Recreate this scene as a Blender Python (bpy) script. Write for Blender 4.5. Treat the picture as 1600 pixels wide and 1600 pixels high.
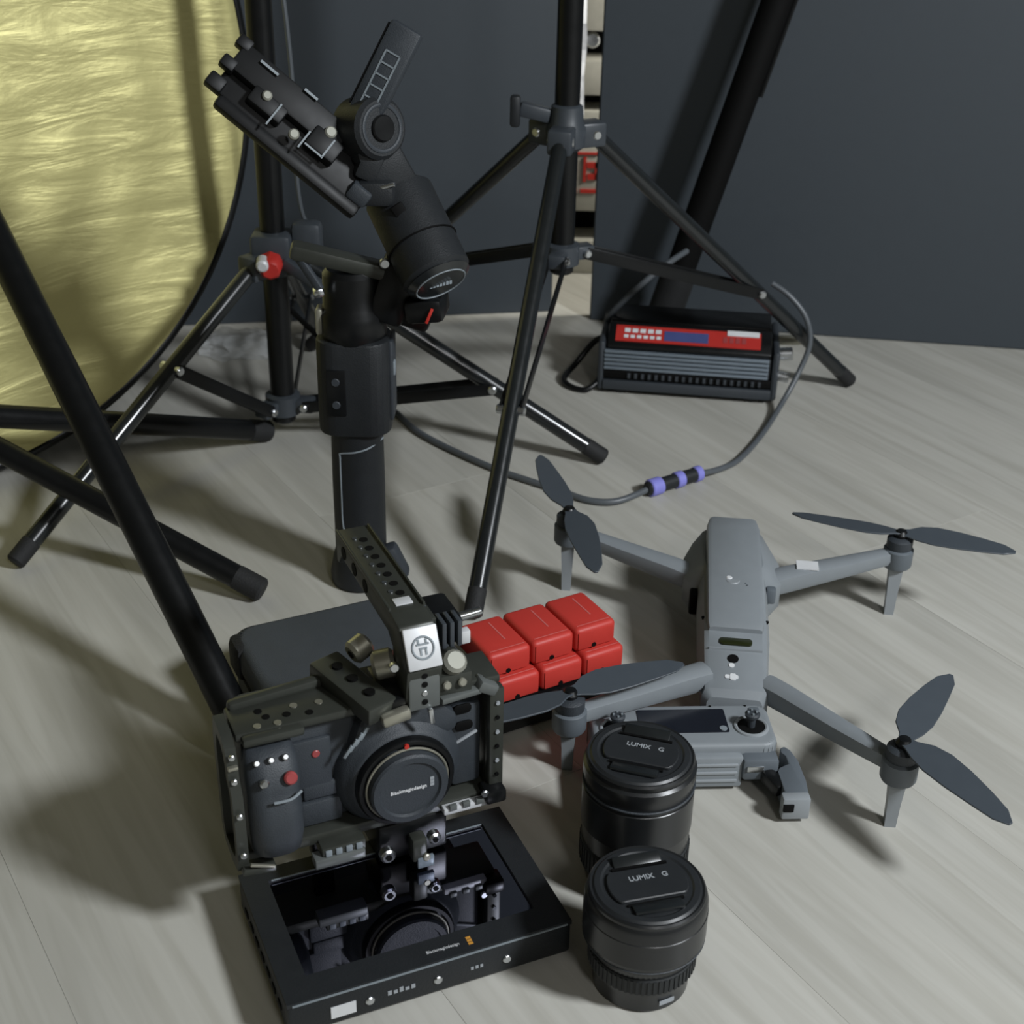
import bpy, bmesh, math, random
from mathutils import Vector as V, Matrix as Mx
R = math.radians
random.seed(7)
S = bpy.context.scene
for o in list(bpy.data.objects): bpy.data.objects.remove(o)
COL = S.collection
# ------------------------------------------------------------------ camera
TH, RHO, HC, FPX = R(28), R(1.2), .65, 2222.
r0 = V((1, 0, 0)); u0 = V((0, math.sin(TH), math.cos(TH))); fw = V((0, math.cos(TH), -math.sin(TH)))
cx = r0*math.cos(RHO) + u0*math.sin(RHO); cy = -r0*math.sin(RHO) + u0*math.cos(RHO)
cam = bpy.data.cameras.new('camera'); co = bpy.data.objects.new('camera', cam); COL.objects.link(co)
co.matrix_world = Mx(((cx.x, cy.x, -fw.x, 0), (cx.y, cy.y, -fw.y, 0), (cx.z, cy.z, -fw.z, HC), (0, 0, 0, 1)))
cam.sensor_width = 36; cam.lens = FPX*36/1600; cam.clip_start = .02
cam.dof.use_dof = True; cam.dof.focus_distance = .98; cam.dof.aperture_fstop = 13
S.camera = co
# ------------------------------------------------------------------ light
w = bpy.data.worlds.new('world'); S.world = w; w.use_nodes = True
w.node_tree.nodes['Background'].inputs[0].default_value = (.62, .59, .45, 1)
w.node_tree.nodes['Background'].inputs[1].default_value = .10
def area(name, loc, tgt, size, watts, col):
    l = bpy.data.lights.new(name, 'AREA'); l.shape = 'DISK'; l.size = size; l.energy = watts; l.color = col
    o = bpy.data.objects.new(name, l); COL.objects.link(o); o.location = loc
    o.rotation_euler = (V(tgt)-V(loc)).to_track_quat('-Z', 'Y').to_euler(); return o
area('studio_key_light', (1.28, .02, 1.36), (.02, 1.05, 0), .27, 38, (.95, .995, 1.04))
area('front_softbox', (.55, -.75, 1.45), (0, 1.3, .1), .30, 5.5, (1, 1, 1))
area('gap_fill_light', (.46, 1.84, .46), (.06, 1.95, .28), .10, 3.2, (1, .97, .88))  # added lamp without a known source, brightens the cupboard in the gap
S.view_settings.view_transform = 'Standard'; S.view_settings.look = 'None'
S.view_settings.exposure = 0; S.view_settings.gamma = 1; S.view_settings.use_curve_mapping = False

# ------------------------------------------------------------------ helpers
def lin(r, g, b):
    f = lambda c: (c/255/12.92) if c/255 <= .04045 else ((c/255+.055)/1.055)**2.4
    return (f(r), f(g), f(b))
def mat(name, rgb, rough=.5, metal=0., spec=.5, coat=0., bump=None, vary=.12, trans=0.):
    m = bpy.data.materials.new(name); m.use_nodes = True; nt = m.node_tree; N = nt.nodes; L = nt.links
    b = N['Principled BSDF']; b.inputs['Metallic'].default_value = metal
    b.inputs['Specular IOR Level'].default_value = spec; b.inputs['Coat Weight'].default_value = coat
    b.inputs['Coat Roughness'].default_value = .08; b.inputs['Transmission Weight'].default_value = trans
    tc = N.new('ShaderNodeTexCoord')
    n = N.new('ShaderNodeTexNoise'); n.inputs['Scale'].default_value = 90; n.inputs['Detail'].default_value = 3
    L.new(tc.outputs['Object'], n.inputs['Vector'])
    mr = N.new('ShaderNodeMapRange'); dv = min(.06, rough*.3); mr.inputs[3].default_value = rough-dv; mr.inputs[4].default_value = min(rough+dv, 1)
    L.new(n.outputs['Fac'], mr.inputs[0]); L.new(mr.outputs[0], b.inputs['Roughness'])
    mix = N.new('ShaderNodeMix'); mix.data_type = 'RGBA'
    mix.inputs[6].default_value = (*[c*(1-vary) for c in rgb], 1); mix.inputs[7].default_value = (*[min(c*(1+vary), 1) for c in rgb], 1)
    L.new(n.outputs['Fac'], mix.inputs[0]); L.new(mix.outputs[2], b.inputs['Base Color'])
    if bump:
        n2 = N.new('ShaderNodeTexNoise'); n2.inputs['Scale'].default_value = bump[0]; n2.inputs['Detail'].default_value = 4
        L.new(tc.outputs['Object'], n2.inputs['Vector'])
        bp = N.new('ShaderNodeBump'); bp.inputs['Strength'].default_value = bump[1]; bp.inputs['Distance'].default_value = .002
        L.new(n2.outputs['Fac'], bp.inputs['Height']); L.new(bp.outputs[0], b.inputs['Normal'])
    return m
K = {}
K['black'] = mat('black_paint', (.0045, .005, .0054), .34, spec=.34)
K['gloss'] = mat('gloss_black_metal', (.010, .012, .013), .24, spec=.7)
K['matte'] = mat('matte_black_plastic', (.0135, .0155, .0175), .5, spec=.4, bump=(900, .15))
K['rubber'] = mat('rubber', (.010, .0105, .011), .75, bump=(600, .3))
K['body'] = mat('slate_camera_plastic', (.030, .036, .043), .55, bump=(1200, .2))
K['slate'] = mat('slate_casting', (.040, .047, .055), .42)
K['cage'] = mat('anodised_cage', (.040, .043, .036), .40, metal=.25)
K['cagelite'] = mat('pale_cage_face', (.12, .13, .125), .42, metal=.2)  # paler grey than the main cage
K['steel'] = mat('steel', (.62, .64, .66), .28, metal=1)
K['brass'] = mat('dull_nickel', (.42, .41, .34), .4, metal=.8)
K['plate'] = mat('silver_plate', (.58, .59, .60), .45, metal=.15)
K['white'] = mat('white_print', (.62, .63, .64), .6)
K['pale'] = mat('pale_grey_print', (.30, .32, .34), .6)
K['trim'] = mat('grey_trim', (.20, .23, .25), .5)
K['red'] = mat('red_plastic', (.50, .040, .030), .5, spec=.4, vary=.06)
K['redlab'] = mat('red_label', (.42, .022, .016), .5, vary=.05)
K['redlit'] = mat('red_button', (.30, .05, .05), .4)
K['redline'] = mat('red_mark', (.5, .03, .02), .5)
K['blue'] = mat('blue_panel', (.055, .07, .20), .45)
K['violet'] = mat('violet_tape', (.22, .22, .62), .5)
K['drone'] = mat('drone_grey', (.205, .225, .240), .50, vary=.05)
K['dronel'] = mat('drone_light_grey', (.25, .27, .285), .45, vary=.05)
K['droned'] = mat('drone_dark_grey', (.105, .122, .138), .5, vary=.05)
K['blade'] = mat('propeller_plastic', (.055, .066, .078), .42, vary=.05)
K['screen'] = mat('mirror_black_glass', (.26, .26, .31), .03, metal=1, vary=.02)
K['lcd'] = mat('dark_lcd', (.010, .012, .018), .18, spec=.5)
K['lens'] = mat('lens_barrel', (.012, .013, .014), .30, spec=.6)
K['lenscap'] = mat('lens_cap', (.017, .019, .021), .42)
K['grip'] = mat('lens_grip', (.014, .016, .017), .6)
K['case'] = mat('slate_case_fabric', (.050, .058, .068), .6, bump=(1500, .35))
K['fin'] = mat('grey_extrusion', (.17, .205, .24), .4, metal=.2)
K['olive'] = mat('olive_led_window', (.016, .020, .004), .3)
K['orange'] = mat('orange_print', (.55, .26, .04), .5)
K['wall'] = mat('slate_wall_paint', (.036, .045, .054), .62, bump=(60, .06), vary=.05)
K['cream'] = mat('cream_laminate', (.42, .41, .36), .5)
K['dark'] = mat('deep_black', (.0025, .0025, .0025), .7, spec=.15)
K['foil'] = mat('white_foil', (.55, .57, .62), .35, metal=.2, bump=(70, .8))
K['clear'] = mat('clear_plastic', (.85, .87, .88), .12, trans=.9, bump=(40, .9))
K['cable'] = mat('grey_cable', (.085, .095, .105), .38)
K['nickel'] = mat('dull_nickel_knob', (.26, .26, .22), .5, metal=.3)
K['soft'] = mat('soft_black', (.006, .0065, .007), .5, spec=.3)
K['skirt'] = mat('cream_wall', (.40, .39, .33), .7)

def gold():
    m = bpy.data.materials.new('gold_foil_fabric'); m.use_nodes = True; N = m.node_tree.nodes; L = m.node_tree.links
    b = N['Principled BSDF']; b.inputs['Metallic'].default_value = .4; b.inputs['Roughness'].default_value = .5
    tc = N.new('ShaderNodeTexCoord'); mp = N.new('ShaderNodeMapping'); mp.inputs['Rotation'].default_value = (0, 0, R(-48)); mp.inputs['Scale'].default_value = (4, 24, 1)
    L.new(tc.outputs['Object'], mp.inputs[0])
    n = N.new('ShaderNodeTexNoise'); n.inputs['Scale'].default_value = 1.6; n.inputs['Detail'].default_value = 6; n.inputs['Distortion'].default_value = .8
    L.new(mp.outputs[0], n.inputs['Vector'])
    n2 = N.new('ShaderNodeTexNoise'); n2.inputs['Scale'].default_value = 14; n2.inputs['Detail'].default_value = 5; L.new(tc.outputs['Object'], n2.inputs['Vector'])
    ad = N.new('ShaderNodeMath'); ad.operation = 'ADD'; L.new(n.outputs['Fac'], ad.inputs[0]); L.new(n2.outputs['Fac'], ad.inputs[1])
    bp = N.new('ShaderNodeBump'); bp.inputs['Strength'].default_value = .4; bp.inputs['Distance'].default_value = .009
    L.new(ad.outputs[0], bp.inputs['Height']); L.new(bp.outputs[0], b.inputs['Normal'])
    b.inputs['Base Color'].default_value = (.62, .57, .25, 1)
    return m
K['gold'] = gold()
_b = K['clear'].node_tree.nodes['Principled BSDF']; _b.inputs['Transmission Weight'].default_value = 0; _b.inputs['Alpha'].default_value = .22
K['pink'] = mat('pink_print', (.55, .13, .12), .5)  # pink of the battery seam and fine print
def wood():
    m = bpy.data.materials.new('pale_grey_laminate'); m.use_nodes = True; N = m.node_tree.nodes; L = m.node_tree.links
    b = N['Principled BSDF']
    tc = N.new('ShaderNodeTexCoord'); oi = N.new('ShaderNodeObjectInfo')
    sc = N.new('ShaderNodeVectorMath'); sc.operation = 'SCALE'; sc.inputs[0].default_value = (31, 17, 0); L.new(oi.outputs['Random'], sc.inputs['Scale'])
    ad = N.new('ShaderNodeVectorMath'); L.new(tc.outputs['Object'], ad.inputs[0]); L.new(sc.outputs[0], ad.inputs[1])
    mp = N.new('ShaderNodeMapping'); mp.inputs['Scale'].default_value = (46, 2.6, 10); L.new(ad.outputs[0], mp.inputs[0])
    n = N.new('ShaderNodeTexNoise'); n.inputs['Scale'].default_value = 1.6; n.inputs['Detail'].default_value = 5; n.inputs['Distortion'].default_value = .9; L.new(mp.outputs[0], n.inputs['Vector'])
    mp2 = N.new('ShaderNodeMapping'); mp2.inputs['Scale'].default_value = (9, 1.3, 3); L.new(ad.outputs[0], mp2.inputs[0])
    n2 = N.new('ShaderNodeTexNoise'); n2.inputs['Scale'].default_value = 1.5; n2.inputs['Detail'].default_value = 3; L.new(mp2.outputs[0], n2.inputs['Vector'])
    r = N.new('ShaderNodeValToRGB'); r.color_ramp.elements[0].position = .33; r.color_ramp.elements[0].color = (.415, .403, .358, 1)
    r.color_ramp.elements[1].position = .62; r.color_ramp.elements[1].color = (.480, .470, .425, 1); L.new(n.outputs['Fac'], r.inputs[0])
    r2 = N.new('ShaderNodeMapRange'); r2.inputs[1].default_value = .3; r2.inputs[2].default_value = .7; r2.inputs[3].default_value = .90; r2.inputs[4].default_value = 1.07; L.new(n2.outputs['Fac'], r2.inputs[0])
    r3 = N.new('ShaderNodeMapRange'); r3.inputs[3].default_value = .975; r3.inputs[4].default_value = 1.025; L.new(oi.outputs['Random'], r3.inputs[0])
    mu = N.new('ShaderNodeMath'); mu.operation = 'MULTIPLY'; L.new(r2.outputs[0], mu.inputs[0]); L.new(r3.outputs[0], mu.inputs[1])
    vs = N.new('ShaderNodeVectorMath'); vs.operation = 'SCALE'; L.new(r.outputs[0], vs.inputs[0]); L.new(mu.outputs[0], vs.inputs['Scale'])
    L.new(vs.outputs[0], b.inputs['Base Color']); b.inputs['Roughness'].default_value = .48; b.inputs['Specular IOR Level'].default_value = .35
    bp = N.new('ShaderNodeBump'); bp.inputs['Strength'].default_value = .12; bp.inputs['Distance'].default_value = .001; L.new(n.outputs['Fac'], bp.inputs['Height']); L.new(bp.outputs[0], b.inputs['Normal'])
    return m
K['wood'] = wood()

def T(x=0, y=0, z=0, rx=0, ry=0, rz=0):
    return Mx.Translation((x, y, z)) @ Mx.Rotation(R(rz), 4, 'Z') @ Mx.Rotation(R(ry), 4, 'Y') @ Mx.Rotation(R(rx), 4, 'X')
def along(p0, p1):
    p0, p1 = V(p0), V(p1); d = p1-p0
    return Mx.Translation(p0) @ d.to_track_quat('Z', 'Y').to_matrix().to_4x4(), d.length
def frame(p0, p1, up=(0, 0, 1)):
    "matrix at the midpoint, X along p0>p1, Z as near to up as it goes"
    p0, p1 = V(p0), V(p1); x = (p1-p0).normalized(); y = V(up).cross(x).normalized(); z = x.cross(y)
    m = Mx((x, y, z)).transposed().to_4x4(); m.translation = (p0+p1)/2; return m, (p1-p0).length
class MB:
    def __init__(s): s.bm = bmesh.new()
    def _add(s, b, m=None):
        if m is not None: b.transform(m)
        me = bpy.data.meshes.new('t'); b.to_mesh(me); b.free(); s.bm.from_mesh(me); bpy.data.meshes.remove(me); return s
    def box(s, c, d, m=None, bev=0., seg=2, rot=None):
        b = bmesh.new(); bmesh.ops.create_cube(b, size=1)
        b.transform(Mx.Diagonal((*d, 1)))
        if bev: bmesh.ops.bevel(b, geom=b.edges[:], offset=bev, segments=seg, affect='EDGES', profile=.5)
        b.transform(Mx.Translation(c) @ (T(0, 0, 0, *rot) if rot else Mx()))
        return s._add(b, m)
    def bar(s, p0, p1, wd, ht, bev=0., up=(0, 0, 1)):
        m, l = frame(p0, p1, up); return s.box((0, 0, 0), (l, wd, ht), m, bev)
    def lathe(s, prof, m=None, seg=40, cap=True):
        b = bmesh.new(); rings = []
        for r, z in prof:
            rings.append([b.verts.new((r*math.cos(2*math.pi*i/seg), r*math.sin(2*math.pi*i/seg), z)) for i in range(seg)] if r > 1e-6 else [b.verts.new((0, 0, z))])
        for a, c in zip(rings, rings[1:]):
            for i in range(seg):
                j = (i+1) % seg
                if len(a) == 1 and len(c) == 1: continue
                if len(a) == 1: b.faces.new((a[0], c[j], c[i]))
                elif len(c) == 1: b.faces.new((a[i], a[j], c[0]))
                else: b.faces.new((a[i], a[j], c[j], c[i]))
        if cap:
            if len(rings[0]) > 1: b.faces.new(rings[0][::-1])
            if len(rings[-1]) > 1: b.faces.new(rings[-1])
        bmesh.ops.recalc_face_normals(b, faces=b.faces[:])
        return s._add(b, m)
    def cyl(s, p0, p1, r, r1=None, seg=24, bev=.0):
        m, l = along(p0, p1); r1 = r if r1 is None else r1
        pr = [(r-bev, 0), (r, bev), (r1, l-bev), (r1-bev, l)] if bev else [(r, 0), (r1, l)]
        return s.lathe(pr, m, seg)
    def torus(s, Rr, r, m=None, seg=48, sub=10):
        b = bmesh.new(); rg = []
        for i in range(seg):
            a = 2*math.pi*i/seg
            rg.append([b.verts.new(((Rr+r*math.cos(2*math.pi*k/sub))*math.cos(a), (Rr+r*math.cos(2*math.pi*k/sub))*math.sin(a), r*math.sin(2*math.pi*k/sub))) for k in range(sub)])
        for i in range(seg):
            for k in range(sub): b.faces.new((rg[i][k], rg[(i+1) % seg][k], rg[(i+1) % seg][(k+1) % sub], rg[i][(k+1) % sub]))
        return s._add(b, m)
    def tube(s, pts, r, seg=10, smooth=6):
        P = [V(p) for p in pts]
        if smooth > 1 and len(P) > 2:
            Q = []
            for i in range(len(P)-1):
                a = P[max(i-1, 0)]; b_ = P[i]; c = P[i+1]; d = P[min(i+2, len(P)-1)]
                for k in range(smooth):
                    t = k/smooth
                    Q.append(.5*((2*b_)+(c-a)*t+(2*a-5*b_+4*c-d)*t*t+(3*b_-a-3*c+d)*t**3))
            P = Q+[P[-1]]
        b = bmesh.new(); rg = []; n = None
        for i, p in enumerate(P):
            d = (P[min(i+1, len(P)-1)]-P[max(i-1, 0)]).normalized()
            if n is None: n = d.orthogonal().normalized()
            n = (n-d*n.dot(d)).normalized(); q = d.cross(n)
            rg.append([b.verts.new(p+r*(n*math.cos(2*math.pi*k/seg)+q*math.sin(2*math.pi*k/seg))) for k in range(seg)])
        for a, c in zip(rg, rg[1:]):
            for k in range(seg): b.faces.new((a[k], a[(k+1) % seg], c[(k+1) % seg], c[k]))
        b.faces.new(rg[0][::-1]); b.faces.new(rg[-1])
        return s._add(b)
    def prism(s, poly, h0, h1, m=None, bev=0., seg=2):
        b = bmesh.new()
        lo = [b.verts.new((x, y, h0)) for x, y in poly]; hi = [b.verts.new((x, y, h1)) for x, y in poly]
        b.faces.new(lo[::-1]); b.faces.new(hi); n = len(poly)
        for i in range(n): b.faces.new((lo[i], lo[(i+1) % n], hi[(i+1) % n], hi[i]))
        bmesh.ops.recalc_face_normals(b, faces=b.faces[:])
        if bev: bmesh.ops.bevel(b, geom=b.edges[:], offset=bev, segments=seg, affect='EDGES', profile=.5)
        return s._add(b, m)
    def loft(s, secs, m=None):
        "rings of equal count, closed ends"
        b = bmesh.new(); rg = [[b.verts.new(p) for p in sec] for sec in secs]; n = len(secs[0])
        for a, c in zip(rg, rg[1:]):
            for i in range(n): b.faces.new((a[i], a[(i+1) % n], c[(i+1) % n], c[i]))
        b.faces.new(rg[0][::-1]); b.faces.new(rg[-1])
        bmesh.ops.recalc_face_normals(b, faces=b.faces[:])
        return s._add(b, m)
    def build(s, name, mt, parent=None, ang=38, label=None):
        me = bpy.data.meshes.new(name); s.bm.to_mesh(me); s.bm.free()
        me.materials.append(K[mt]); me.shade_smooth(); me.set_sharp_from_angle(angle=R(ang))
        o = bpy.data.objects.new(name, me); COL.objects.link(o); o.parent = parent
        if label: o['label'] = label
        return o
def thing(name, label, cat, loc=(0, 0, 0), rz=0, group=None, rot=None):
    o = bpy.data.objects.new(name, None); COL.objects.link(o); o.location = loc; o.empty_display_size = .03
    o.rotation_euler = rot if rot else (0, 0, R(rz)); o['label'] = label; o['category'] = cat
    if group: o['group'] = group
    return o
def tag(o, label, cat, group=None):
    o['label'] = label; o['category'] = cat
    if group: o['group'] = group
    return o
def copy_of(o, parent, loc=None):
    c = o.copy(); COL.objects.link(c); c.parent = parent
    if loc is not None: c.location = loc
    return c
def text(name, body, size, mt, parent, m, depth=.0003, bold=False):
    cu = bpy.data.curves.new(name, 'FONT'); cu.body = body; cu.size = size; cu.extrude = depth; cu.align_x = 'CENTER'; cu.align_y = 'CENTER'
    if bold: cu.offset = size*.018
    t = bpy.data.objects.new(name, cu); COL.objects.link(t); bpy.context.view_layer.update()
    me = bpy.data.meshes.new_from_object(t); bpy.data.objects.remove(t); bpy.data.curves.remove(cu)
    me.transform(m); me.materials.clear(); me.materials.append(K[mt])
    o = bpy.data.objects.new(name, me); COL.objects.link(o); o.parent = parent; return o
def struct(o): o['kind'] = 'structure'; return o
def rrect(w_, h_, r, n=5, cx_=0, cy_=0):
    P = []
    for sx, sy, a in ((1, 1, 0), (-1, 1, 90), (-1, -1, 180), (1, -1, 270)):
        for k in range(n+1):
            t = R(a+90*k/n); P.append((cx_+sx*(w_/2-r)+r*math.cos(t), cy_+sy*(h_/2-r)+r*math.sin(t)))
    return P

# ------------------------------------------------------------------ setting
fl = MB().box((.1, 1.3, -.045), (4.6, 4.4, .06)).build('floor', 'wood'); struct(fl)
PW, PL = .192, 1.21
d = V((-math.sin(R(32.5)), math.cos(R(32.5)), 0)); e = V((math.cos(R(32.5)), math.sin(R(32.5)), 0))
pm = None
for i in range(-16, 17):
    for j in range(-4, 5):
        c = V((.1, 1.2, 0)) + e*(i*PW+.05) + d*((j+(.37*i) % 1)*PL)
        if not (-1.75 < c.x < 1.95 and -.75 < c.y < 3.0): continue
        if pm is None:
            p = MB().box((0, 0, -.0075), (PW-.0001, PL-.0001, .015), None, .00012, 1).build('plank', 'wood', fl); pm = p.data
        else:
            p = bpy.data.objects.new('plank', pm); COL.objects.link(p); p.parent = fl
        p.location = c; p.rotation_euler = (0, 0, R(32.5))
def wallpan(name, a, b, th, h, mt='wall'):
    m, l = frame((*a, h/2), (*b, h/2)); return struct(MB().box((0, th/2, 0), (l, th, h), m, .002, 1).build(name, mt))
wallpan('wall_left', (-1.85, 1.463), (.047, 1.791), .022, 2.3)
wallpan('wall_right', (.096, 1.762), (2.0, 1.495), .022, 2.3)
wallpan('wall_back', (-1.0, 2.62), (1.4, 2.62), .06, 2.3, 'skirt')

# far cupboard seen through the gap between the two dark wall panels
cb = thing('cupboard', 'narrow cream cupboard seen through the gap between the dark walls', 'cupboard', (.09, 1.95, 0))
MB().box((0, .10, .0245), (.30, .20, .049), None, .003).build('plinth', 'cream', cb)
for z0, z1, mt in ((.049, .090, 'dark'), (.190, .228, 'cream'), (.228, .248, 'dark'), (.249, .294, 'cream'), (.294, .331, 'dark'), (.332, .60, 'cream'), (.602, 1.2, 'cream')):
    MB().box((0, .10+(.03 if mt == 'dark' else 0), (z0+z1)/2), (.30, .20 if mt != 'dark' else .14, z1-z0), None, .002).build('shelf_gap_shade' if mt == 'dark' else 'drawer_front', mt, cb)  # gap boxes are deep black, shade between the fronts put in as colour
MB().cyl((.004, .012, .318), (.004, .028, .318), .010, seg=16, bev=.002).build('glint_knob', 'steel', cb)  # steel knob put in for the glint in the dark gap
bx = MB().box((0, .098, .140), (.30, .20, .098), None, .003).build('sign_panel', 'cream', cb, label='cream panel printed with red strokes')
pr = MB()
for (x, z, a, b) in ((-.022, .160, .014, .008), (-.024, .146, .004, .030), (-.014, .146, .004, .030), (-.019, .134, .014, .004), (.002, .150, .004, .034), (.012, .156, .014, .008), (.012, .140, .012, .008), (.018, .148, .004, .024), (-.018, .120, .020, .005), (.008, .120, .022, .005), (-.004, .172, .050, .003)):
    pr.box((x-.002, -.003, z), (a, .002, b))
pr.build('red_print', 'redline', bx)
fo = MB(); pts = []
sec = []
for k in range(22):
    z = .55-.016*k; j = random.uniform(-.008, .008); wq = .012+random.uniform(0, .010)
    sec.append([(.068-wq*.4+j*.3, 1.85+j, z), (.073+j*.3, 1.842-j*.6, z), (.076+wq*.30, 1.852+j, z), (.072, 1.862+j, z)])
tag(fo.loft(sec).build('plastic_strip', 'foil', ang=12), 'crumpled white plastic strip hanging in the gap between dark walls', 'plastic')

# ------------------------------------------------------------------ gold reflector
Rr, yw, al = .361, .713, .076
ctr = V((-.557, 1.259, Rr*math.cos(al)+.017))
xh = V((math.cos(yw), math.sin(yw), 0)); yh = V((-math.sin(yw)*math.sin(al), math.cos(yw)*math.sin(al), math.cos(al))); zh = xh.cross(yh)
rm = Mx((xh, yh, zh)).transposed().to_4x4(); rm.translation = ctr
rf = thing('reflector', 'large round gold reflector with black rim standing at the left', 'reflector'); rf.matrix_world = rm
b = bmesh.new(); rg = []; NS = 96; NR = 26
for i in range(1, NR+1):
    rr = (Rr-.004)*i/NR; ring = []
    for k in range(NS):
        a = 2*math.pi*k/NS
        zz = .004*math.sin(3*a+1)*(rr/Rr)**2 + .0016*math.sin(rr*90+2*math.sin(2*a)) + .0018*math.sin(11*a+rr*40)*(rr/Rr) + random.uniform(-.0005, .0005)
        e_ = max(0, (rr/Rr-.90)/.10); zz += .006*math.sin(e_*math.pi)*(1 if e_ < 1 else 0)
        if i == NR: zz = 0
        ring.append(b.verts.new((rr*math.cos(a), rr*math.sin(a), zz+.006)))
    rg.append(ring)
c0 = b.verts.new((0, 0, .006))
for k in range(NS): b.faces.new((c0, rg[0][k], rg[0][(k+1) % NS]))
for a_, c_ in zip(rg, rg[1:]):
    for k in range(NS): b.faces.new((a_[k], c_[k], c_[(k+1) % NS], a_[(k+1) % NS]))
m_ = MB(); m_._add(b); m_.build('gold_face', 'gold', rf, 80, 'wrinkled gold foil face')
MB().lathe([(Rr-.003, .0), (Rr-.003, -.003), (.001, -.003)], None, 96).build('backing', 'black', rf)
MB().torus(Rr, .0060, None, 110, 10).build('rim', 'black', rf, label='black sprung rim')

# ------------------------------------------------------------------ light stands
def stand(label, c, top, zc, zh_, feet, rcol, rleg, t=.6, knob=None, group='black light stands'):
    s_ = thing('light_stand', label, 'light stand', (c[0], c[1], 0), 0, group)
    MB().cyl((0, 0, zh_-.02), (0, 0, top*.62), rcol, seg=28, bev=.002).build('column', 'black', s_)
    MB().cyl((0, 0, top*.62-.01), (0, 0, top), rcol*.75, seg=24, bev=.002).build('upper_column', 'black', s_)
    MB().cyl((0, 0, top*.62-.03), (0, 0, top*.62+.015), rcol*1.35, seg=24, bev=.004).build('column_clamp', 'matte', s_)
    cl = MB().lathe([(rcol*1.15, -.026), (rcol*1.55, -.022), (rcol*1.6, -.004), (rcol*1.35, .002), (rcol*1.25, .016), (rcol*1.02, .018)], T(0, 0, zc), 28).build('collar', 'slate', s_)
    hb = MB().lathe([(rcol*1.02, -.012), (rcol*1.45, -.010), (rcol*1.45, .010), (rcol*1.02, .012)], T(0, 0, zh_), 28).build('hub', 'slate', s_)
    for f in feet:
        F = V((f[0]-c[0], f[1]-c[1], .0)); dr = F.normalized(); sd = V((-dr.y, dr.x, 0))
        A = dr*(rcol+.016) + V((0, 0, zc-.012)); F = F+V((0, 0, rleg+.001))
        MB().box((0, 0, 0), (.030, .024, .024), frame(dr*rcol*1.1+V((0, 0, zc-.012)), A+dr*.006)[0], .003).build('leg_bracket', 'slate', s_)
        lg = MB().cyl(A, F, rleg, seg=18, bev=.0015).build('leg', 'gloss', s_)
        dl = (F-A).normalized(); MB().cyl(F-dl*.022, F+dl*.004, rleg*1.05, seg=18, bev=.002).build('rubber_foot', 'rubber', lg)
        tt = t if len(f) < 3 else f[2]
        Bm = A+(F-A)*tt; H0 = dr*(rcol+.012)+V((0, 0, zh_))
        br = MB(); 
        for q in (-1, 1): br.bar(H0+sd*q*(rleg+.0005), Bm+sd*q*(rleg+.0015), .0022, .0125, .0006)
        br.build('brace', 'black', s_)
        MB().box((0, 0, 0), (.026, 2*rleg+.001, .014), frame(dr*rcol+V((0, 0, zh_)), H0+dr*.004)[0], .002).build('hub_lug', 'slate', hb)
        for p_, rr in ((Bm, .0045), (H0, .0042), (A, .0048)):
            MB().cyl(p_-sd*(rleg+.0052), p_+sd*(rleg+.0052), rr, seg=12, bev=.0012).build('bolt', 'steel', s_)
    if knob:
        a, mt, zz = knob; dk = V((math.cos(R(a)), math.sin(R(a)), 0))
        MB().cyl(dk*rcol+V((0, 0, zz)), dk*(rcol+.030)+V((0, 0, zz)), .006, seg=12).build('knob_stem', 'steel', s_)
        MB().cyl(dk*(rcol+.022)+V((0, 0, zz)), dk*(rcol+.040)+V((0, 0, zz)), .013, .011, seg=8, bev=.003).build('knob', mt, s_)
    return s_
mid = stand('tall black light stand behind the red batteries, its front leg nearest', (.045, 1.395), 1.25, .337, .206,
      ((-.031, 1.024), (.393, 1.554), (-.25, 1.632)), .0122, .0080, .6)
kn = MB().bar((-.016, 0, .343), (-.046, .0, .350), .012, .014, .003); kn.build('clamp_lug', 'slate', mid)
MB().box((-.050, -.004, .348), (.010, .012, .030), T(0, 0, 0), .003).build('wing_knob', 'matte', mid)
left = stand('black light stand with red-tipped clamp knob beside the gold reflector', (-.243, 1.372), 1.25, .212, .045,
      ((.092, 1.333, .63), (-.440, 1.095, .37), (-.25, 1.695)), .0125, .0085, .55)
MB().box((0, -.004, .214), (.040, .036, .034), None, .005).build('clamp_block', 'slate', left)
MB().box((.034, .0, .222), (.030, .022, .038), None, .006).build('clamp_block', 'slate', left)
MB().bar((.012, -.02, .205), (.062, -.035, .178), .010, .012, .003).build('clamp_lever', 'slate', left)
MB().cyl((.058, -.034, .182), (.072, -.036, .176), .005, seg=12, bev=.001).build('lever_tip', 'steel', left)
kd = V((.12, -.99, -.1)).normalized()
MB().cyl(V((0, -.02, .205)), V((0, -.02, .205))+kd*.022, .0125, .011, seg=8, bev=.003).build('knob', 'redlab', left, label='red clamp knob')
MB().cyl(V((-.006, -.03, .210)), V((-.006, -.03, .210))+kd*.018, .0062, seg=14, bev=.002).build('knob_tip', 'plate', left, label='silver knob tip')
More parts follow.
